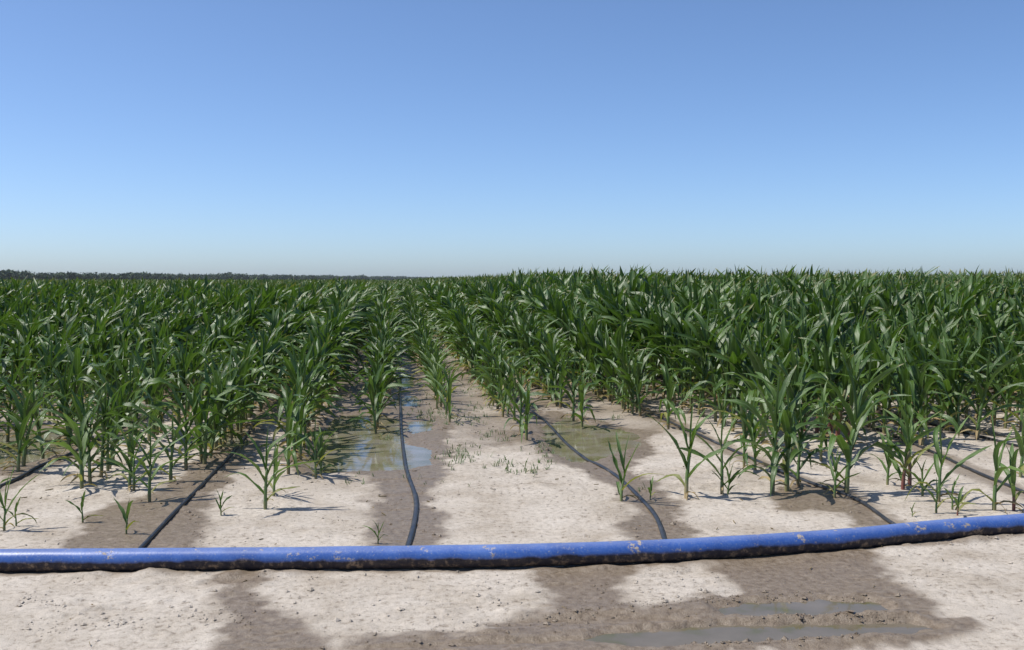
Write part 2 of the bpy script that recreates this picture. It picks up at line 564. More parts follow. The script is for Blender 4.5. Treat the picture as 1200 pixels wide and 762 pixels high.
def pipe_material():
    g = NT('blue_pipe_with_dried_mud')
    co = g.n('ShaderNodeTexCoord').outputs['Object']
    uv = g.n('ShaderNodeUVMap').outputs[0]
    sep = g.n('ShaderNodeSeparateXYZ'); g.l(uv, sep.inputs[0])
    v = sep.outputs['Y']
    n1 = g.noise(co, 5.0, 4)
    n2 = g.noise(co, 24, 6, 0.7)
    n3 = g.noise(co, 90, 4, 0.6)
    blue = g.ramp(n1, [(0.3, (0.030, 0.082, 0.29)), (0.55, (0.042, 0.112, 0.37)), (0.75, (0.08, 0.165, 0.43))])
    chalk = g.ramp(n3, [(0.42, (0, 0, 0)), (0.70, (1, 1, 1))])
    blue = g.mix(g.math('MULTIPLY', chalk, 0.25), blue, (0.22, 0.30, 0.46))
    pale_top = g.ramp(g.math('ADD', v, g.math('MULTIPLY', g.math('SUBTRACT', n2, 0.5), 0.5)), [(0.62, (0, 0, 0)), (1.0, (1, 1, 1))])  # paler upper side: settled dust and sky reflection put into the colour
    blue = g.mix(g.math('MULTIPLY', pale_top, 0.24), blue, (0.36, 0.38, 0.46))
    # dried splashes of pale mud
    cx = g.n('ShaderNodeCombineXYZ'); g.l(g.math('MULTIPLY', sep.outputs['X'], 0.55), cx.inputs[0]); g.l(g.math('MULTIPLY', v, 0.09), cx.inputs[1])
    n4 = g.noise(cx.outputs[0], 9.0, 5, 0.65)
    spl = g.math('ADD', g.math('MULTIPLY', n4, 0.55), g.math('MULTIPLY', n2, 0.55))
    spl = g.ramp(spl, [(0.625, (0, 0, 0)), (0.67, (1, 1, 1))])
    spk = g.ramp(n3, [(0.66, (0, 0, 0)), (0.70, (1, 1, 1))])
    splash = g.math('MAXIMUM', spl, g.math('MULTIPLY', spk, 0.7))
    col = g.mix(splash, blue, (0.40, 0.33, 0.25))
    # the underside turns brown-black with mud patches, up to a ragged line
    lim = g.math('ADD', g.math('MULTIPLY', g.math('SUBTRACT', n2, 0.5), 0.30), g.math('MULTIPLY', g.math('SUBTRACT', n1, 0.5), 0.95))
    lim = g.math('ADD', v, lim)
    dark_under = g.ramp(g.math('MULTIPLY_ADD', lim, 0.5, 0.5), [(0.49, (1, 1, 1)), (0.60, (0, 0, 0))])
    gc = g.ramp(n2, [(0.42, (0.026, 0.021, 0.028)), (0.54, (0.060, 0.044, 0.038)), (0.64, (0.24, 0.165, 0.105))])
    col = g.mix(dark_under, col, gc)
    bs = g.n('ShaderNodeBsdfPrincipled')
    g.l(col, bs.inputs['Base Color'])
    r = g.math('MAXIMUM', g.math('MULTIPLY', splash, 0.85), g.math('MULTIPLY', dark_under, 0.8))
    g.l(g.math('MAXIMUM', r, 0.36), bs.inputs['Roughness'])
    bp = g.n('ShaderNodeBump', Strength=0.5, Distance=0.004)
    g.l(g.math('ADD', g.math('MULTIPLY', splash, 0.5), g.math('ADD', g.math('MULTIPLY', n3, 0.25), g.math('MULTIPLY', n1, 0.6))), bp.inputs['Height'])
    g.l(bp.outputs[0], bs.inputs['Normal'])
    g.l(bs.outputs[0], g.out.inputs[0])
    return g.m


def hose_material():
    g = NT('black_polyethylene_hose')
    co = g.n('ShaderNodeTexCoord').outputs['Object']
    n1 = g.noise(co, 9, 5, 0.6)
    n2 = g.noise(co, 60, 4, 0.6)
    col = g.ramp(n1, [(0.35, (0.016, 0.018, 0.022)), (0.6, (0.035, 0.038, 0.044)), (0.75, (0.075, 0.075, 0.075))])
    mud = g.ramp(n2, [(0.60, (0, 0, 0)), (0.72, (1, 1, 1))])
    col = g.mix(g.math('MULTIPLY', mud, 0.5), col, (0.24, 0.20, 0.155))
    bs = g.n('ShaderNodeBsdfPrincipled')
    g.l(col, bs.inputs['Base Color'])
    g.l(g.math('MULTIPLY_ADD', n1, 0.5, 0.16), bs.inputs['Roughness'])
    bp = g.n('ShaderNodeBump', Strength=0.4, Distance=0.004)
    g.l(n1, bp.inputs['Height'])
    g.l(bp.outputs[0], bs.inputs['Normal'])
    g.l(bs.outputs[0], g.out.inputs[0])
    return g.m


PIPE_MAT = pipe_material()
HOSE_MAT = hose_material()
pd = catmull(PIPE, 0.03)
zz = PIPE_R - 0.006 + 0.004 * np.sin(pd[:, 0] * 1.7)
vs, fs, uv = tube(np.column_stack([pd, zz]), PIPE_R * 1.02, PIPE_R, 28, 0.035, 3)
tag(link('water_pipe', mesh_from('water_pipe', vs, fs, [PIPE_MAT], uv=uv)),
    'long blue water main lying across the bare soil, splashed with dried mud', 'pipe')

HOSE_LABEL = {
    'A': 'black drip hose skirting the broad muddy puddle among the maize',
    'B': 'straight black drip hose running through a damp strip of mud without deep puddles',
    'C': 'flattened black drip hose winding through a chain of small puddles in the open gap',
    'D': 'flattened black drip hose snaking past the green puddle to the blue pipe',
    'E': 'black drip hose running under the leafy stalks to a damp patch at the pipe',
    'F': 'black drip hose half hidden behind the stunted reddish seedlings',
    'G': 'black drip hose lying along the foot of the tallest maize wall',
}
for k, h in HOSES.items():
    d = h['dense']
    flat = k in 'CD'
    rx, rz = (0.017, 0.0105) if flat else (0.0135, 0.0128)
    zz = ground_z(d[:, 0], d[:, 1])
    zz = np.convolve(np.pad(zz, 4, 'edge'), np.ones(9) / 9, 'valid')
    zz = np.maximum(zz, -0.016) + rz * 0.85
    # the end climbs to the back of the pipe
    near = np.linspace(0, 1, len(d))
    s = np.concatenate([[0], np.cumsum(np.linalg.norm(np.diff(d, axis=0), axis=1))])
    zz = zz + 0.03 * np.exp(-(s / 0.12) ** 2)
    vs, fs, uv = tube(np.column_stack([d, zz]), rx, rz, 10, 0.16 if flat else 0.05, ord(k))
    tag(link('drip_hose', mesh_from('drip_hose', vs, fs, [HOSE_MAT], uv=uv)), HOSE_LABEL[k], 'hose', 'drip hoses leading off the blue pipe')


# ------------------------------------------------------------------ maize
def leaf_material(name, c_dark, c_light, trans, sheen_rough=0.38):
    g = NT(name)
    uv = g.n('ShaderNodeUVMap').outputs[0]
    sep = g.n('ShaderNodeSeparateXYZ'); g.l(uv, sep.inputs[0])
    co = g.n('ShaderNodeTexCoord').outputs['Object']
    rnd = g.n('ShaderNodeObjectInfo').outputs['Random']
    n1 = g.noise(co, 6, 3)
    f = g.math('ADD', g.math('MULTIPLY', rnd, 0.55), g.math('MULTIPLY', n1, 0.5))
    col = g.mix(f, c_dark, c_light)
    # pale midrib and fine parallel veins
    mid = g.math('ABSOLUTE', g.math('SUBTRACT', sep.outputs['X'], 0.5))
    rib = g.ramp(mid, [(0.03, (1, 1, 1)), (0.09, (0, 0, 0))])
    wv = g.math('SINE', g.math('MULTIPLY', sep.outputs['X'], 90.0))
    col = g.mix(g.math('MULTIPLY_ADD', wv, 0.06, 0.06), col, (c_light[0] * 1.6, c_light[1] * 1.5, c_light[2] * 1.7))
    col = g.mix(g.math('MULTIPLY', rib, 0.55), col, (0.17, 0.24, 0.11))
    # yellowing tips
    tip = g.math('ADD', sep.outputs['Y'], g.math('MULTIPLY', g.math('SUBTRACT', n1, 0.5), 0.5))
    tipf = g.ramp(tip, [(0.93, (0, 0, 0)), (1.0, (1, 1, 1))])
    col = g.mix(g.math('MULTIPLY', tipf, 0.6), col, (0.26, 0.22, 0.09))
    bs = g.n('ShaderNodeBsdfPrincipled', Roughness=sheen_rough)
    bs.inputs['Specular IOR Level'].default_value = 0.55
    g.l(col, bs.inputs['Base Color'])
    bp = g.n('ShaderNodeBump', Strength=0.35, Distance=0.004)
    g.l(g.math('ADD', g.math('MULTIPLY', wv, 0.2), g.math('MULTIPLY', rib, 0.6)), bp.inputs['Height'])
    g.l(bp.outputs[0], bs.inputs['Normal'])
    tr = g.n('ShaderNodeBsdfTranslucent')
    tcol = g.mix(1.0, col, (1.35, 1.5, 0.55), 'MULTIPLY')
    g.l(tcol, tr.inputs['Color'])
    mx = g.n('ShaderNodeMixShader'); mx.inputs[0].default_value = trans
    g.l(bs.outputs[0], mx.inputs[1]); g.l(tr.outputs[0], mx.inputs[2])
    g.l(mx.outputs[0], g.out.inputs[0])
    return g.m


def stalk_material(name='maize_stalk', foot=((0.21, 0.13, 0.075), (0.24, 0.22, 0.10)), top=((0.085, 0.15, 0.045), (0.12, 0.19, 0.06)), rise=0.22):
    g = NT(name)
    uv = g.n('ShaderNodeUVMap').outputs[0]
    sep = g.n('ShaderNodeSeparateXYZ'); g.l(uv, sep.inputs[0])
    co = g.n('ShaderNodeTexCoord').outputs['Object']
    rnd = g.n('ShaderNodeObjectInfo').outputs['Random']
    n = g.noise(co, 25, 4)
    v = g.math('ADD', sep.outputs['Y'], g.math('MULTIPLY', g.math('SUBTRACT', n, 0.5), 0.25))
    base = g.mix(rnd, *foot)
    col = g.ramp(v, [(0.02, (0, 0, 0)), (rise, (1, 1, 1))])
    col = g.mix(col, base, g.mix(rnd, *top))
    bs = g.n('ShaderNodeBsdfPrincipled', Roughness=0.5)
    g.l(col, bs.inputs['Base Color'])
    g.l(bs.outputs[0], g.out.inputs[0])
    return g.m


YELLOW = leaf_material('yellowing_maize_leaf', (0.14, 0.17, 0.045), (0.27, 0.25, 0.075), 0.3, 0.5)
LEAF = leaf_material('maize_leaf', (0.016, 0.046, 0.009), (0.096, 0.170, 0.030), 0.25, 0.38)
LEAF_YOUNG = leaf_material('young_maize_leaf', (0.048, 0.105, 0.022), (0.125, 0.200, 0.045), 0.24, 0.45)
DRY = leaf_material('dried_maize_leaf', (0.20, 0.13, 0.06), (0.38, 0.29, 0.15), 0.2, 0.7)
STALK = stalk_material()
RED_STALK = stalk_material('reddish_maize_stalk', ((0.20, 0.055, 0.05), (0.22, 0.075, 0.06)), ((0.13, 0.11, 0.055), (0.12, 0.15, 0.06)), 0.8)
STRAW_STALK = stalk_material('straw_based_stalk', ((0.42, 0.30, 0.17), (0.45, 0.34, 0.20)), ((0.11, 0.17, 0.055), (0.12, 0.19, 0.06)), 0.4)


def leaf_geo(rng, base, az, L, Wd, a0, a1, wind, twist, rip, nseg=9, rolled=0.0, power=1.4, kink=None):
    """arching blade: base point, azimuth, length, width, start and end angle from the vertical"""
    P = np.array(base, float)
    pts = [P.copy()]; dirs = []
    ds = L / nseg
    droop = 0.0
    d2 = np.array([math.cos(az), math.sin(az)])
    for i in range(nseg):
        t = (i + 0.5) / nseg
        tt = t ** power if kink is None else (0.25 * t + 0.75 / (1 + math.exp(-(t - kink) * 18)))
        a = a0 + (a1 - a0) * tt
        h = d2 + np.array([wind, -0.15 * wind]) * t * 1.3
        h = h / max(0.2, np.linalg.norm(h))
        d = np.array([h[0] * math.sin(a), h[1] * math.sin(a), math.cos(a)])
        dirs.append(d)
        P = P + d * ds
        pts.append(P.copy())
    dirs.append(dirs[-1])
    V = []; UV = []
    ph = rng.uniform(0, 6.28); fq = rng.uniform(2.2, 4.0)
    for i in range(nseg + 1):
        t = i / nseg
        d = dirs[min(i, nseg)] if i == 0 else (dirs[i - 1] + dirs[min(i, nseg)]) / 2
        d = d / np.linalg.norm(d)
        side = np.cross(d, [d[0], d[1], d[2] + 2.0]);
        if np.linalg.norm(side) < 1e-3: side = np.array([-d2[1], d2[0], 0])
        # keep side perpendicular to the leaf's own vertical plane
        side = np.array([-d[1], d[0], 0.0]) if np.hypot(d[0], d[1]) > 0.05 else np.array([-d2[1], d2[0], 0.0])
        side = side / np.linalg.norm(side)
        nrm = np.cross(side, d); nrm /= np.linalg.norm(nrm)
        if nrm[2] < 0 and False: nrm = -nrm
        tw = twist * t * t
        s2 = side * math.cos(tw) + nrm * math.sin(tw)
        n2 = np.cross(s2, d)
        w = Wd * 0.5 * min(1.0, 0.5 + 2.0 * t) * (1 - t ** 2.6) ** 0.9
        w = max(w, 0.0012)
        fold = (0.75 - 0.55 * t) + rolled
        if fold > 1.45: fold = 1.45
        el = math.cos(fold) * w; eh = math.sin(fold) * w
        r1 = rip * w * math.sin(fq * 2 * math.pi * t + ph)
        r2 = rip * w * math.sin(fq * 2 * math.pi * t + ph + 2.0)
        c = pts[i]
        # the blade cups towards the stalk side (upper face)
        upn = -n2 if np.dot(-n2, [0, 0, 1]) > np.dot(n2, [0, 0, 1]) else n2
        V += [c - s2 * el + upn * (eh + r1), c, c + s2 * el + upn * (eh + r2)]
        UV += [(0, t), (0.5, t), (1, t)]
    F = []
    for i in range(nseg):
        a = i * 3
        F += [(a, a + 1, a + 4, a + 3), (a + 1, a + 2, a + 5, a + 4)]
    return np.array(V), F, UV


def stalk_geo(rng, H, r0, r1, lean, seg=6, n=6):
    V = []; UV = []; F = []
    cs = []
    for i in range(seg + 1):
        t = i / seg
        c = np.array([lean[0] * t * t, lean[1] * t * t, H * t - (0.03 if i == 0 else 0)])
        cs.append(c)
        r = r0 + (r1 - r0) * t
        r *= 1.15 if i in (1, 3) else 1.0
        for j in range(n):
            a = 2 * math.pi * j / n
            V.append(c + np.array([math.cos(a) * r, math.sin(a) * r, 0]))
            UV.append((j / n, t))
    for i in range(seg):
        for j in range(n):
            F.append((i * n + j, i * n + (j + 1) % n, (i + 1) * n + (j + 1) % n, (i + 1) * n + j))
    F.append(tuple(seg * n + j for j in range(n)))
    return np.array(V), F, UV


def on_stalk(lean, H, z):
    t = min(1.0, z / H)
    return np.array([lean[0] * t * t, lean[1] * t * t, z])


def gen_plant(seed, stage):
    """list of (part name, verts, faces, uv, material); its natural height is measured afterwards"""
    rng = random.Random(seed)
    parts = []
    if stage == 'S':        # seedling, few leaves
        H, sr, nl, wind = 0.10, (0.007, 0.005), rng.randint(3, 5), 0.25
        L0, Wd, mat = 0.19, 0.031, LEAF_YOUNG
    elif stage == 'Y':      # stunted or young plant
        H, sr, nl, wind = 0.30, (0.013, 0.009), rng.randint(6, 7), 0.35
        L0, Wd, mat = 0.37, 0.045, LEAF_YOUNG
    elif stage == 'W':      # young plant with long leaves swept by the wind
        H, sr, nl, wind = 0.26, (0.013, 0.009), rng.randint(5, 6), 1.6
        L0, Wd, mat = 0.50, 0.046, LEAF_YOUNG
    elif stage == 'M':
        H, sr, nl, wind = 0.50, (0.017, 0.011), rng.randint(8, 10), 0.45
        L0, Wd, mat = 0.50, 0.068, LEAF
    else:
        H, sr, nl, wind = 0.88, (0.019, 0.010), rng.randint(11, 13), 0.45
        L0, Wd, mat = 0.57, 0.090, LEAF
    lean = (rng.gauss(0.25, 0.6) * H * 0.12, rng.gauss(0, 0.6) * H * 0.12)
    v, f, uv = stalk_geo(rng, H, *sr, lean)
    parts.append(('stalk', v, f, uv, STALK))
    az0 = rng.uniform(0, 6.28) if stage != 'S' else rng.gauss(0, 0.5)
    for i in range(nl):
        q = i / (nl - 1)
        z = H * (0.16 + 0.82 * q ** 0.95)
        az = az0 + math.pi * (i % 2) + rng.gauss(0, 0.35)
        size = 0.55 + 0.60 * math.sin(math.pi * (0.18 + 0.62 * q)) * 1.0
        size *= rng.uniform(0.85, 1.15)
        a0 = math.radians(40 - 30 * q + rng.gauss(0, 5))
        a1 = math.radians(max(18, 136 - 88 * q + rng.gauss(0, 30)))
        kink = rng.uniform(0.35, 0.7) if rng.random() < 0.5 else None
        if kink: a1 = min(a1 * 1.15, 2.75)
        if stage in 'SY':
            a1 = math.radians(max(14, 98 - 58 * q + rng.gauss(0, 20)))
        base = on_stalk(lean, H, z)
        v, f, uv = leaf_geo(rng, base, az, L0 * size, Wd * size * rng.uniform(0.85, 1.1), max(0.08, a0), a1,
                            wind * rng.uniform(0.2, 1.4) * (0.5 + 0.5 * q), rng.gauss(0, 1.1), rng.uniform(0.10, 0.42), kink=kink)
        parts.append(('leaf', v, f, uv, YELLOW if (i == 0 and rng.random() < 0.5) or (i == 1 and rng.random() < 0.2) else mat))
    # rolled leaf rising from the whorl
    v, f, uv = leaf_geo(rng, on_stalk(lean, H, H * 0.97), az0 + 1.3, L0 * (0.85 if stage != 'S' else 0.7), Wd * 0.6,
                        rng.uniform(0.02, 0.1), rng.uniform(0.15, 0.5), wind * 0.6, rng.gauss(0, 0.4), 0.05, rolled=0.5)
    parts.append(('leaf', v, f, uv, mat))
    if stage != 'S':
        for i in range(rng.randint(1, 3) if stage != 'Y' else rng.randint(1, 2)):
            z = H * rng.uniform(0.04, 0.16)
            v, f, uv = leaf_geo(rng, on_stalk(lean, H, z), rng.uniform(0, 6.28), L0 * rng.uniform(0.3, 0.5), Wd * 0.5,
                                0.7, math.radians(rng.uniform(120, 165)), 0.1, rng.gauss(0, 1.5), 0.3, nseg=6, power=0.8)
            v[:, 2] = np.maximum(v[:, 2], 0.006)
            parts.append(('dry_leaf', v, f, uv, DRY))
    top = max(p[1][:, 2].max() for p in parts)
    return parts, top


NVAR = {'S': 7, 'Y': 10, 'W': 4, 'M': 12, 'T': 12}
VAR = {}
for st, n in NVAR.items():
    for i in range(n):
        parts, top = gen_plant(1000 + 37 * i + ord(st) * 101, st)
        ms = [(nm, mesh_from('maize_' + nm, v, f, [mat], uv=uv)) for nm, v, f, uv, mat in parts]
        VAR[st, i] = (parts, top, ms)


def stage_for(h):
    return 'S' if h < 0.36 else 'Y' if h < 0.76 else 'M' if h < 1.12 else 'T'


def build_plant(x, y, h, var, rot, label, group=None, stage=None, name='maize_plant', lean=(0, 0)):
    st = stage or stage_for(h)
    parts, top, ms = VAR[st, var % NVAR[st]]
    e = bpy.data.objects.new(name, None)
    COL.objects.link(e)
    e.empty_display_size = 0.05
    e.location = (x, y, float(ground_z(x, y)[0]))
    e.rotation_euler = (lean[0], lean[1], rot)
    s = h / top
    e.scale = (s * random.uniform(0.9, 1.12), s * random.choice((-1, 1)) * random.uniform(0.9, 1.12), s)
    tag(e, label, 'maize plant', group)
    for nm, m in ms:
        o = bpy.data.objects.new(nm, m)
        COL.objects.link(o)
        o.parent = e
        if nm == 'stalk' and ('red-stemmed pair' in label[-20:] or label.startswith(('red-stemmed', 'dark reddish', 'withered reddish')) or 'straw' in label):
            o.material_slots[0].link = 'OBJECT'
            o.material_slots[0].material = STRAW_STALK if 'straw' in label else RED_STALK
    return e


# single plants in the open ground, surveyed one by one: base px, base py, top py, label
SPOTS = [
    (443, 637, 607, 'S', 'tiny five-leaved maize seedling sprouting alone in mud right behind the blue pipe'),
    (259, 604, 572, 'S', 'small lone maize seedling on dry crust beside the straight drip hose'),
    (148, 625, 583, 'S', 'bright maize seedling standing in a damp patch close to the blue pipe'),
    (97, 612, 572, 'S', 'spindly slanting maize seedling at the edge of a damp patch'),
    (5, 622, 545, 'W', 'bushy young maize plant by the blue pipe, its long leaf reaching over the hose'),
    (19, 616, 580, 'S', 'thin maize seedling close beside a bushy young plant'),
    (96, 575, 478, 'Y', 'young maize plant with a bare lower stem on dry crust by the muddy puddle'),
    (152, 575, 492, 'Y', 'leaning young maize plant at the front of the row between two hoses'),
    (157, 576, 500, 'Y', 'narrow young maize plant sharing its spot with a leaning one'),
    (175, 588, 500, 'Y', 'yellowish young maize plant first in its row beside the straight hose'),
    (200, 566, 480, 'Y', 'upright young maize plant second in its row beside the straight hose'),
    (218, 552, 455, 'M', 'leafy maize plant with a thick pale stem, third in its row beside the straight hose'),
    (311, 598, 500, 'Y', 'slim pale maize plant with long narrow arching leaves in front of a dense clump'),
    (321, 582, 515, 'Y', 'short maize plant tucked behind the slim pale one'),
    (338, 558, 445, 'M', 'full leafy maize plant heading the clump by the brown puddle'),
    (346, 548, 440, 'M', 'second maize plant of the clump by the brown puddle'),
    (352, 538, 430, 'M', 'third maize plant of the clump by the brown puddle'),
    (370, 562, 490, 'Y', 'twisted half-dry maize plant at the lower edge of the brown puddle'),
    (376, 558, 500, 'Y', 'small green maize plant leaning at the rim of the brown puddle'),
    (440, 506, 420, 'M', 'bright green maize plant at the head of the row between puddle and winding hose'),
    (442, 498, 405, 'M', 'second maize plant in the row between puddle and winding hose'),
    (527, 496, 436, 'Y', 'bright green maize plant at the head of the short thin row by weeds'),
    (523, 488, 424, 'Y', 'second maize plant in the short thin row by weeds'),
    (617, 517, 440, 'M', 'maize plant with yellow lower leaves heading the row by the green puddle'),
    (610, 507, 425, 'M', 'second maize plant in the row by the green puddle'),
    (682, 499, 418, 'M', 'light green maize plant standing just behind the green puddle'),
    (672, 492, 410, 'M', 'light green maize plant second in line behind the green puddle'),
    (616, 556, 536, 'S', 'dwarf spiky seedling alone on the crust among weeds'),
    (728, 588, 508, 'W', 'lone young maize plant with leaves swept sideways, rooted against the snaking hose'),
    (762, 585, 560, 'S', 'wispy seedling just past the hose beside the lone swept plant'),
    (736, 485, 430, 'Y', 'narrow maize plant standing in the bare strip beyond the green puddle'),
    (783, 504, 420, 'M', 'pale upright maize plant in the bare strip beyond the green puddle'),
    (804, 584, 470, 'Y', 'stocky upright maize plant with a straw-coloured base on white crust'),
    (846, 580, 476, 'Y', 'upright maize plant with wilted broken leaves at its foot'),
    (853, 581, 540, 'S', 'shrivelled little maize plant at the foot of an upright one'),
    (872, 548, 455, 'M', 'maize plant with brown stem base in the second rank on white crust'),
    (885, 552, 460, 'M', 'close neighbour of the maize plant with the brown stem base'),
    (905, 579, 430, 'M', 'stout maize plant with one broad leaf drooping sideways, thick yellow-green stem'),
    (922, 577, 450, 'M', 'dark leafy maize plant right behind the stout broad-leaved one'),
    (935, 570, 470, 'M', 'maize plant with low drooping leaves in deep shade of its neighbour'),
    (962, 540, 440, 'M', 'maize plant behind the front rank over shaded soil'),
    (978, 585, 520, 'Y', 'collapsed maize plant with hanging leaves beside the hose end'),
    (992, 580, 430, 'M', 'tall front maize plant with pale midribs standing over the hose end'),
    (1040, 568, 500, 'Y', 'squat maize plant with a broad pale lower leaf on white crust'),
    (1058, 574, 478, 'Y', 'red-stemmed young maize plant, front one of a pair'),
    (1066, 569, 470, 'Y', 'red-stemmed young maize plant, rear one of a pair'),
    (1081, 582, 530, 'S', 'small maize seedling between the red-stemmed pair and the spreading one'),
    (1100, 588, 478, 'W', 'spreading grey-green maize plant with many narrow upright leaves'),
    (1097, 602, 560, 'S', 'leafless-looking thin seedling in front of the spreading plant'),
    (1116, 597, 555, 'S', 'curled seedling close to the blue pipe'),
    (1122, 604, 572, 'S', 'withered reddish seedling almost touching the blue pipe'),
    (1069, 606, 586, 'S', 'sprout with one curled leaf beside the hose end at the pipe'),
    (1165, 598, 480, 'W', 'wide-leaved grey-green maize plant just behind the blue pipe'),
    (1188, 598, 520, 'Y', 'dark reddish young maize plant with a curled dead leaf by the pipe'),
    (1196, 560, 475, 'Y', 'maize plant with a long pale arching leaf behind the reddish one'),
]
for i, (px, py, pt, st, lab) in enumerate(SPOTS):
    x, y = ground_point(px, py)
    depth = SY * x + CY * y
    h = (py - pt) * depth / FPX * 1.02
    build_plant(x, y, h, i * 3 + (i // 5), random.uniform(-0.5, 0.5), lab, 'single maize plants in the open front strip', stage=st)

# the sown rows
ROW_X0, ROW_DX = -0.11, 0.745
START = {-6: 525, -5: 532, -4: 548, -3: 566, -2: 546, -1: 532, 0: 492, 1: 483, 2: 500, 3: 484, 4: 497, 5: 552, 6: 545, 7: 540, 8: 535}
ROWTXT = {
    -5: 'in the crowded outer rows past the muddy puddle',
    -4: 'in the row standing in the muddy puddle',
    -3: 'in the row between the muddy puddle and the straight hose',
    -2: 'in the row across the straight hose from the brown puddle',
    -1: 'in the row between the straight hose and the brown puddle',
    0: 'in the row lining the winding hose on its brown puddle side',
    1: 'in the thin short row lining the winding hose on its weedy side',
    2: 'in the row between the weedy gap and the green puddle',
    3: 'in the row just behind the green puddle',
    4: 'in the row bordering the bare strip beyond the green puddle',
    5: 'in the row rising behind the stout broad-leaved front plant',
    6: 'in the row behind the red-stemmed pair',
    7: 'in the tall dark wall behind the stunted seedlings',
}


def row_start(k):
    if k in START:
        py = START[k]
    else:
        py = 525 if k < 0 else 535
    return CAM_H * FPX / (py - HOR)


def full_height(x):
    return 1.47 + 0.25 * float(sstep(1.0, 5.0, x)) - 0.14 * math.exp(-((x - 0.35) / 0.8) ** 2)


def plant_height(k, x, y):
    y0 = row_start(k)
    F = full_height(x)
    if k <= -2: h0, ramp = 0.72, 12.0
    elif k == -1: h0, ramp = 0.88, 10.0
    elif k == 0: h0, ramp = 0.80, 16.0
    elif k == 1: h0, ramp = 0.52, 26.0
    elif k == 2: h0, ramp = 0.68, 15.0
    elif k == 3: h0, ramp = 0.78, 9.0
    elif k == 4: h0, ramp = 0.75, 7.0
    elif k == 5: h0, ramp = 0.82, 8.0
    else: h0, ramp = 0.86, 7.5
    t = min(1.0, max(0, (y - y0) / ramp))
    h = h0 + (F - h0) * t ** 0.8
    # slow patches of better and worse growth
    h *= 1 + 0.09 * float(fbm(np.array([x]), np.array([y]), 0.22, 2, 77)[0])
    return h


rows = []
for k in range(-62, 130):
    x = ROW_X0 + ROW_DX * k
    y = max(row_start(k), 5.0)
    while y < 100:
        y += 0.19 * random.uniform(0.7, 1.3)
        if random.random() < (0.07 if y > 13 else 0.13 if k > 2 else 0.24):
            continue
        depth = SY * x + CY * y
        lat = CY * x - SY * y
        if depth < 3 or abs(lat) > 0.53 * depth + 2.5:
            continue
        jx = random.gauss(0, 0.03)
        h = plant_height(k, x, y) * random.gauss(1.0, 0.05)
        rows.append((k, x + jx, y, h, depth, lat))
# how much of each plant shows: walk from the front to the back through a coarse picture of what still is open
inframe = [r for r in rows if abs(r[5]) < 0.52 * r[4] and r[4] < 45]
inframe.sort(key=lambda r: r[4])
openness = np.ones((191, 300))
shown = []
for r in inframe:
    k, x, y, h, depth, lat = r
    u, v0 = project(x, y, 0); u2, v1 = project(x, y, h)
    hw = 0.2 * h / depth * FPX
    c0, c1 = max(0, int((u - hw) / 4)), min(300, int((u + hw) / 4) + 1)
    r0, r1 = max(0, int(v1 / 4)), min(191, int(v0 / 4) + 1)
    if c1 <= c0 or r1 <= r0: continue
    cell = openness[r0:r1, c0:c1]
    shown.append((float(cell.sum()) * 0.4, r))
    cell *= 0.6
shown.sort(key=lambda a: -a[0])
NEAR = [r for _, r in shown[:300 - len(SPOTS)]]
near_set = set(id(r) for r in NEAR)
REST = [r for r in rows if id(r) not in near_set]
NTH = ['first', 'second', 'third', 'fourth', 'fifth', 'sixth', 'seventh', 'eighth', 'ninth', 'tenth', 'eleventh', 'twelfth',
       'thirteenth', 'fourteenth', 'fifteenth', 'sixteenth', 'seventeenth', 'eighteenth', 'nineteenth', 'twentieth']
by_row = {}
for r in NEAR:
    by_row.setdefault(r[0], []).append(r)
for k, rs in sorted(by_row.items()):
    rs.sort(key=lambda r: r[2])
    if k in ROWTXT and k != -5 and k != 7:
        where = ROWTXT[k]
    elif k > 0:
        where = 'in the %s row from the winding hose, green puddle side' % NTH[min(k - 1, 19)]
    else:
        where = 'in the %s row from the winding hose, brown puddle side' % NTH[min(-k, 19)]
    ahead = {0: 2, 1: 2, 2: 2, 3: 2, 4: 2, 5: 1, -1: 3, -2: 3, -3: 1}.get(k, 0)     # surveyed plants standing at the head of the row
    for i, (k, x, y, h, depth, lat) in enumerate(rs):
        size = 'short' if h < 0.85 else 'mid-sized' if h < 1.15 else 'tall'
        if i < 6:
            lab = '%s maize, %s %s' % (size, NTH[i + ahead], where)
        else:
            lab = '%s maize plant deeper %s' % (size, where)
        build_plant(x, y, h, random.randrange(12), random.gauss(0, 0.45), lab, 'maize plants ' + where,
                    lean=(random.gauss(0, 0.05), random.gauss(0.02, 0.05)))

# the rest of the crop: one mass of instanced plants
def joined(name, items):
    """items: list of (parts, matrix-like (x, y, scale, rot))"""
    V = []; F = []; UV = []; FM = []; mats = []; off = 0
    for parts, (x, y, s, r) in items:
        c, sn = math.cos(r), math.sin(r)
        for nm, v, f, uv, mat in parts:
            if mat not in mats: mats.append(mat)
            q = v * s
            V.append(np.column_stack([q[:, 0] * c - q[:, 1] * sn + x, q[:, 0] * sn + q[:, 1] * c + y, q[:, 2]]))
            F += [tuple(a + off for a in fc) for fc in f]
            FM += [mats.index(mat)] * len(f)
            UV += list(uv); off += len(v)
    return mesh_from(name, np.vstack(V), F, mats, uv=UV, face_mats=FM)


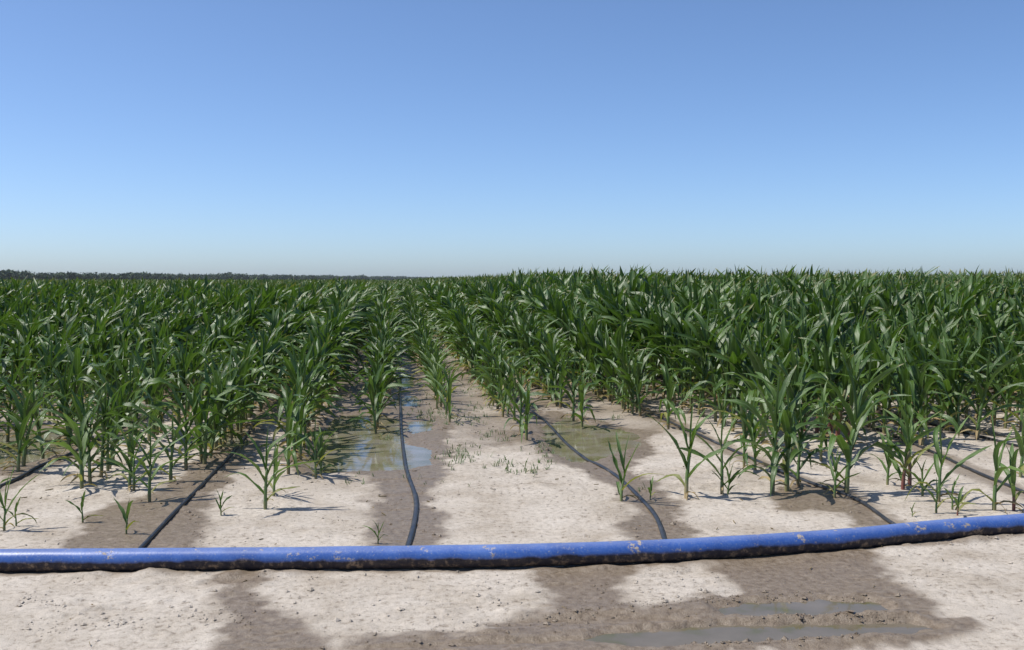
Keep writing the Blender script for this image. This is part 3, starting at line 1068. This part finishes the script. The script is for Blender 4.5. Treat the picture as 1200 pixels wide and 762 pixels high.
src = bpy.data.collections.new('maize_sources')
LIB = []     # index -> (stage, top)
cnt = 0
for st in ('Y', 'M', 'T'):
    for i in range(NVAR[st]):
        parts, top, ms = VAR[st, i]
        me = joined('maize_%s' % st, [(parts, (0, 0, 1 / top, 0))])
        o = bpy.data.objects.new('source_%03d' % cnt, me)
        src.objects.link(o)
        LIB.append(st); cnt += 1
CL0 = cnt
for i in range(6):
    rng = random.Random(500 + i)
    items = []
    yy = -1.5
    while yy < 1.5:
        v = rng.randrange(12)
        parts, top, ms = VAR['T', v]
        items.append((parts, (rng.gauss(0, 0.03), yy, 1 / top * rng.gauss(1, 0.06), rng.gauss(0, 0.4))))
        yy += rng.uniform(0.16, 0.30)
    o = bpy.data.objects.new('source_%03d' % cnt, joined('maize_run', items))
    src.objects.link(o); cnt += 1

P = []; ROT = []; SCL = []; IDX = []
idx_by = {st: [i for i, s in enumerate(LIB) if s == st] for st in 'YMT'}
xs = np.array([r[1] for r in REST]); ys = np.array([r[2] for r in REST])
zs = ground_z(xs, ys)
for (k, x, y, h, depth, lat), z in zip(REST, zs):
    st = stage_for(h)
    st = 'Y' if st == 'S' else st
    P.append((x, y, z)); SCL.append((h * random.uniform(0.9, 1.12), h * random.choice((-1, 1)) * random.uniform(0.9, 1.12), h))
    ROT.append((random.gauss(0, 0.04), random.gauss(0.02, 0.05), random.gauss(0, 0.5)))
    IDX.append(random.choice(idx_by[st]))
k_lo, k_hi = -420, 640
yy = 101.5
while yy < 470:
    for k in range(k_lo, k_hi):
        x = ROW_X0 + ROW_DX * k
        depth = SY * x + CY * yy; lat = CY * x - SY * yy
        if depth < 3 or abs(lat) > 0.53 * depth + 4: continue
        P.append((x, yy, 0.0)); fh = full_height(x) * random.gauss(1, 0.03); SCL.append((1.6, random.choice((-1, 1)), fh))
        ROT.append((0, 0, math.pi if False else random.gauss(0, 0.01)))
        IDX.append(CL0 + random.randrange(6))
    yy += 3.0
pm = bpy.data.meshes.new('maize_crop')
pm.from_pydata(P, [], [])
a = pm.attributes.new('rot', 'FLOAT_VECTOR', 'POINT'); a.data.foreach_set('vector', np.array(ROT, np.float32).ravel())
a = pm.attributes.new('scl', 'FLOAT_VECTOR', 'POINT'); a.data.foreach_set('vector', np.array(SCL, np.float32).ravel())
a = pm.attributes.new('pick', 'INT', 'POINT'); a.data.foreach_set('value', np.array(IDX, np.int32))
crop = link('maize_crop', pm)
tag(crop, 'dense dark green maize filling the field as far as the horizon', 'maize crop', kind='stuff')
ng = bpy.data.node_groups.new('plant_rows', 'GeometryNodeTree')
ng.interface.new_socket('Geometry', in_out='INPUT', socket_type='NodeSocketGeometry')
ng.interface.new_socket('Geometry', in_out='OUTPUT', socket_type='NodeSocketGeometry')
gi = ng.nodes.new('NodeGroupInput'); go = ng.nodes.new('NodeGroupOutput')
iop = ng.nodes.new('GeometryNodeInstanceOnPoints')
ci = ng.nodes.new('GeometryNodeCollectionInfo')
ci.inputs['Collection'].default_value = src
ci.inputs['Separate Children'].default_value = True
ci.inputs['Reset Children'].default_value = True


def named(dtype, nm):
    n = ng.nodes.new('GeometryNodeInputNamedAttribute'); n.data_type = dtype
    n.inputs['Name'].default_value = nm
    return n.outputs['Attribute']


ng.links.new(gi.outputs[0], iop.inputs['Points'])
ng.links.new(ci.outputs[0], iop.inputs['Instance'])
iop.inputs['Pick Instance'].default_value = True
ng.links.new(named('INT', 'pick'), iop.inputs['Instance Index'])
ng.links.new(named('FLOAT_VECTOR', 'rot'), iop.inputs['Rotation'])
ng.links.new(named('FLOAT_VECTOR', 'scl'), iop.inputs['Scale'])
ng.links.new(iop.outputs[0], go.inputs[0])
mod = crop.modifiers.new('rows', 'NODES'); mod.node_group = ng

# ------------------------------------------------------------------ weeds, crumbs, litter
def grass_mesh():
    rng = random.Random(3)
    V = []; F = []; UV = []
    patches = [(538, 536, 24, 13, 150), (590, 545, 14, 8, 35), (575, 512, 22, 8, 60), (500, 487, 30, 8, 130), (545, 492, 30, 9, 110), (455, 512, 15, 7, 60),
               (560, 478, 25, 6, 80), (610, 553, 30, 6, 40), (500, 470, 22, 7, 60), (452, 470, 20, 12, 50), (636, 528, 18, 12, 60), (560, 456, 40, 8, 80),
               (690, 490, 30, 6, 50), (420, 562, 20, 10, 18), (640, 545, 14, 6, 25), (755, 578, 12, 12, 10), (520, 560, 40, 15, 14), (500, 440, 30, 12, 80)]
    for px, py, sx, sy, n in patches:
        for _ in range(int(n * 0.4)):
            x, y = ground_point(px + rng.gauss(0, sx * 0.6), py + rng.gauss(0, sy * 0.5))
            z = float(ground_z(x, y)[0]) - 0.004
            for b in range(rng.randint(2, 5)):
                L = rng.uniform(0.02, 0.085); az = rng.uniform(0, 6.28); w = rng.uniform(0.0015, 0.004)
                d = np.array([math.cos(az), math.sin(az), 0]); s = np.array([-d[1], d[0], 0]) * w
                o = np.array([x + rng.gauss(0, 0.012), y + rng.gauss(0, 0.012), z])
                a = rng.uniform(0.2, 0.9)
                p1 = o + d * L * 0.45 * math.sin(a) + np.array([0, 0, L * 0.5 * math.cos(a * .7)])
                p2 = o + d * L * math.sin(a) * 1.2 + np.array([0, 0, L * 0.85 * math.cos(a)])
                i = len(V)
                V += [o - s, o + s, p1 + s, p1 - s, p2]
                UV += [(0.2, 0), (0.8, 0), (0.8, 0.5), (0.2, 0.5), (0.5, 0.9)]
                F += [(i, i + 1, i + 2, i + 3), (i + 3, i + 2, i + 4)]
    return mesh_from('weeds', V, F, [LEAF], uv=UV)


tag(link('low_weeds', grass_mesh()), 'sparse low green weeds and grass sprouting between the maize rows', 'weeds', kind='stuff')


def clod_mesh():
    rng = np.random.default_rng(5)
    V = []; F = []
    base = np.array([(1, 0, 0), (-1, 0, 0), (0, 1, 0), (0, -1, 0), (0, 0, 1), (0, 0, -1)], float)
    tri = [(0, 2, 4), (2, 1, 4), (1, 3, 4), (3, 0, 4), (2, 0, 5), (1, 2, 5), (3, 1, 5), (0, 3, 5)]
    N = 14000
    x = rng.uniform(-4.6, 6.5, N); y = 4.3 + 7.5 * rng.random(N) ** 1.2
    dens = fbm(x, y, 1.3, 2, 24)
    keep = (rng.random(N) < np.clip(0.25 + 1.6 * dens, 0.06, 1))
    x = x[keep]; y = y[keep]
    size = rng.lognormal(-5.45, 0.62, len(x))
    px_clusters = [((640, 722), (760, 708), 90, 6), ((760, 708), (900, 698), 120, 6), ((900, 698), (1020, 704), 110, 7), ((800, 757), (1010, 748), 130, 4),
                   ((880, 724), (1060, 724), 110, 4), ((30, 735), (260, 722), 150, 10), ((20, 700), (90, 712), 40, 6), ((1020, 690), (1190, 650), 70, 22),
                   ((1080, 640), (1200, 630), 80, 3), ((690, 690), (860, 680), 90, 14), ((225, 600), (240, 640), 40, 6), ((260, 700), (290, 730), 40, 8),
                   ((430, 575), (520, 630), 60, 18), ((470, 540), (520, 600), 50, 14), ((760, 600), (810, 625), 40, 8), ((440, 742), (640, 725), 60, 5),
                   ((900, 585), (1010, 600), 60, 8), ((560, 560), (740, 600), 60, 20), ((560, 480), (760, 500), 90, 14), ((300, 690), (640, 690), 60, 25)]
    ex, ey, es = [], [], []
    for (ax, ay), (bx, by), n, sp in px_clusters:
        for _ in range(n):
            t = rng.random()
            q = ground_point(ax + (bx - ax) * t + rng.normal(0, 6), ay + (by - ay) * t + rng.normal(0, sp * 0.6))
            ex.append(q[0]); ey.append(q[1]); es.append(rng.lognormal(-5.25, 0.55))
    x = np.concatenate([x, ex]); y = np.concatenate([y, ey]); size = np.concatenate([size, es])
    dd = line_d(x, y, PIPE_DENSE[::5])
    size = size[dd > 0.08]
    x = x[dd > 0.08]; y = y[dd > 0.08]
    z = ground_z(x, y)
    w = wetness(x, y)
    z += fine_relief(x, y, w)
    for a, b, c, s in zip(x, y, z, size):
        s = float(min(0.022, s))
        v = base * s * rng.uniform(0.55, 1.3, (6, 3)) + rng.normal(0, s * 0.12, (6, 3))
        v[:, 2] *= 0.55
        v += (a, b, c + s * 0.2)
        i = len(V)
        V += list(v); F += [tuple(q + i for q in t) for t in tri]
    return V, F, x, y


CV, CF, cx, cy = clod_mesh()
cm = mesh_from('soil_crumbs', CV, CF, [SOIL], smooth=False)
at = cm.attributes.new('wet', 'FLOAT', 'POINT')
cvx = np.array([v[0] for v in CV]); cvy = np.array([v[1] for v in CV])
at.data.foreach_set('value', np.clip(wetness(cvx, cvy) * 0.9 + 0.06, 0, 1).astype(np.float32))
tag(link('soil_crumbs', cm), 'loose crumbs and clods of earth scattered over the bare soil', 'soil', kind='stuff')


def litter_mesh():
    rng = random.Random(9)
    V = []; F = []; UV = []
    for _ in range(1100):
        if rng.random() < 0.85:
            k = rng.randrange(-5, 9)
            y = row_start(k) + rng.uniform(-0.3, 6); x = ROW_X0 + ROW_DX * k + rng.gauss(0, 0.2)
        else:
            x = rng.uniform(-4.5, 6); y = rng.uniform(4.4, 11)
        z = float(ground_z(x, y)[0]) + 0.006
        L = rng.uniform(0.01, 0.06); az = rng.uniform(0, 6.28); w = rng.uniform(0.0006, 0.0022)
        d = np.array([math.cos(az), math.sin(az), rng.gauss(0, 0.12)]) * L; s = np.array([-d[1], d[0], 0]) / L * w
        o = np.array([x, y, z]); i = len(V)
        V += [o - s, o + s, o + d + s, o + d - s, o + np.array([0, 0, -0.008]), o + d + np.array([0, 0, -0.008])]
        UV += [(0.3, 0), (0.7, 0), (0.7, 0.6), (0.3, 0.6), (0.5, 0), (0.5, 0.6)]
        F += [(i, i + 1, i + 2, i + 3), (i + 1, i + 4, i + 5, i + 2), (i + 4, i, i + 3, i + 5)]
    return mesh_from('litter', V, F, [DRY], smooth=False, uv=UV)


tag(link('dry_litter', litter_mesh()), 'scraps of dry leaf and straw strewn on the soil', 'litter', kind='stuff')

# ------------------------------------------------------------------ far wood on the horizon
def wood_material():
    g = NT('far_wood_foliage')
    co = g.n('ShaderNodeTexCoord').outputs['Object']
    n = g.noise(co, 0.25, 4)
    col = g.ramp(n, [(0.3, (0.030, 0.058, 0.022)), (0.6, (0.055, 0.092, 0.036)), (0.8, (0.085, 0.12, 0.055))])
    bs = g.n('ShaderNodeBsdfPrincipled', Roughness=0.8)
    g.l(col, bs.inputs['Base Color'])
    g.l(bs.outputs[0], g.out.inputs[0])
    return g.m


def far_wood():
    rng = np.random.default_rng(11)
    V = []; F = []
    # belt of trees from the left foreground of the horizon to far away in the middle
    a = np.array(ground_at(-90, 900)); b = np.array(ground_at(500, 2900))
    n = 600
    off = 0
    Vs = []; Fs = []
    for i in range(n):
        t = (i + rng.uniform(-0.4, 0.4)) / n
        p = a + (b - a) * (t ** 1.0) + rng.normal(0, 6, 2)
        hgt = (9.5 + 2.6 * fbm(np.array([t * 30]), np.array([0.0]), 1, 3, 3)[0]) * rng.uniform(0.88, 1.06)
        rad = hgt * rng.uniform(0.5, 0.8)
        m = 220
        u = rng.normal(0, 1, (m, 3)); u /= np.linalg.norm(u, axis=1)[:, None]
        rr = rng.random(m) ** 0.35
        lob = 0.8 + 0.3 * np.sin(u[:, 0] * 5 + i) * np.cos(u[:, 1] * 4 + 2 * i)
        c = np.column_stack([u[:, 0] * rad * rr * lob, u[:, 1] * rad * rr * lob, hgt * 0.55 + u[:, 2] * hgt * 0.47 * rr * lob])
        c[:, 0] += p[0]; c[:, 1] += p[1]
        c[:, 2] = np.maximum(c[:, 2], 0.3)
        s = rng.uniform(0.5, 1.1, m) * hgt * 0.12
        q = rng.normal(0, 1, (m, 3, 3)) * s[:, None, None]
        tri = c[:, None, :] + q
        Vs.append(tri.reshape(-1, 3)); Fs.append(np.arange(m * 3).reshape(-1, 3) + off); off += m * 3
        # trunk
        r = 0.2
        tv = np.array([(p[0] - r, p[1], 0), (p[0] + r, p[1], 0), (p[0], p[1] + r, 0), (p[0], p[1], hgt * 0.7)])
        Vs.append(tv); Fs.append(np.array([(0, 1, 3), (1, 2, 3), (2, 0, 3)]) + off); off += 4
    return np.vstack(Vs), [tuple(int(x) for x in f) for f in np.vstack(Fs)]


def ground_at(px, dist):
    u = (px - 600) / FPX
    d = np.array([SY + u * CY, CY - u * SY])
    return d / np.linalg.norm(d) * dist


fv, ff = far_wood()
tag(link('far_wood', mesh_from('far_wood', fv, ff, [wood_material()], smooth=False)),
    'hazy line of distant trees along the horizon behind the maize', 'wood', kind='stuff')

# ------------------------------------------------------------------ summer haze
hx0, hx1, hy0, hy1 = -4600, 4600, -1300, 4600
hv = [(x, y, z) for z in (-1.0, 17.0) for y in (hy0, hy1) for x in (hx0, hx1)]
hf = [(0, 2, 3, 1), (4, 5, 7, 6), (0, 1, 5, 4), (2, 6, 7, 3), (0, 4, 6, 2), (1, 3, 7, 5)]
g = NT('haze_air')
pv = g.n('ShaderNodeVolumePrincipled', Color=(0.86, 0.92, 1.0, 1), Density=0.00006, Anisotropy=0.2)
g.l(pv.outputs[0], g.out.inputs['Volume'])
tag(link('haze', mesh_from('haze', hv, hf, [g.m], smooth=False)), kind='stuff')
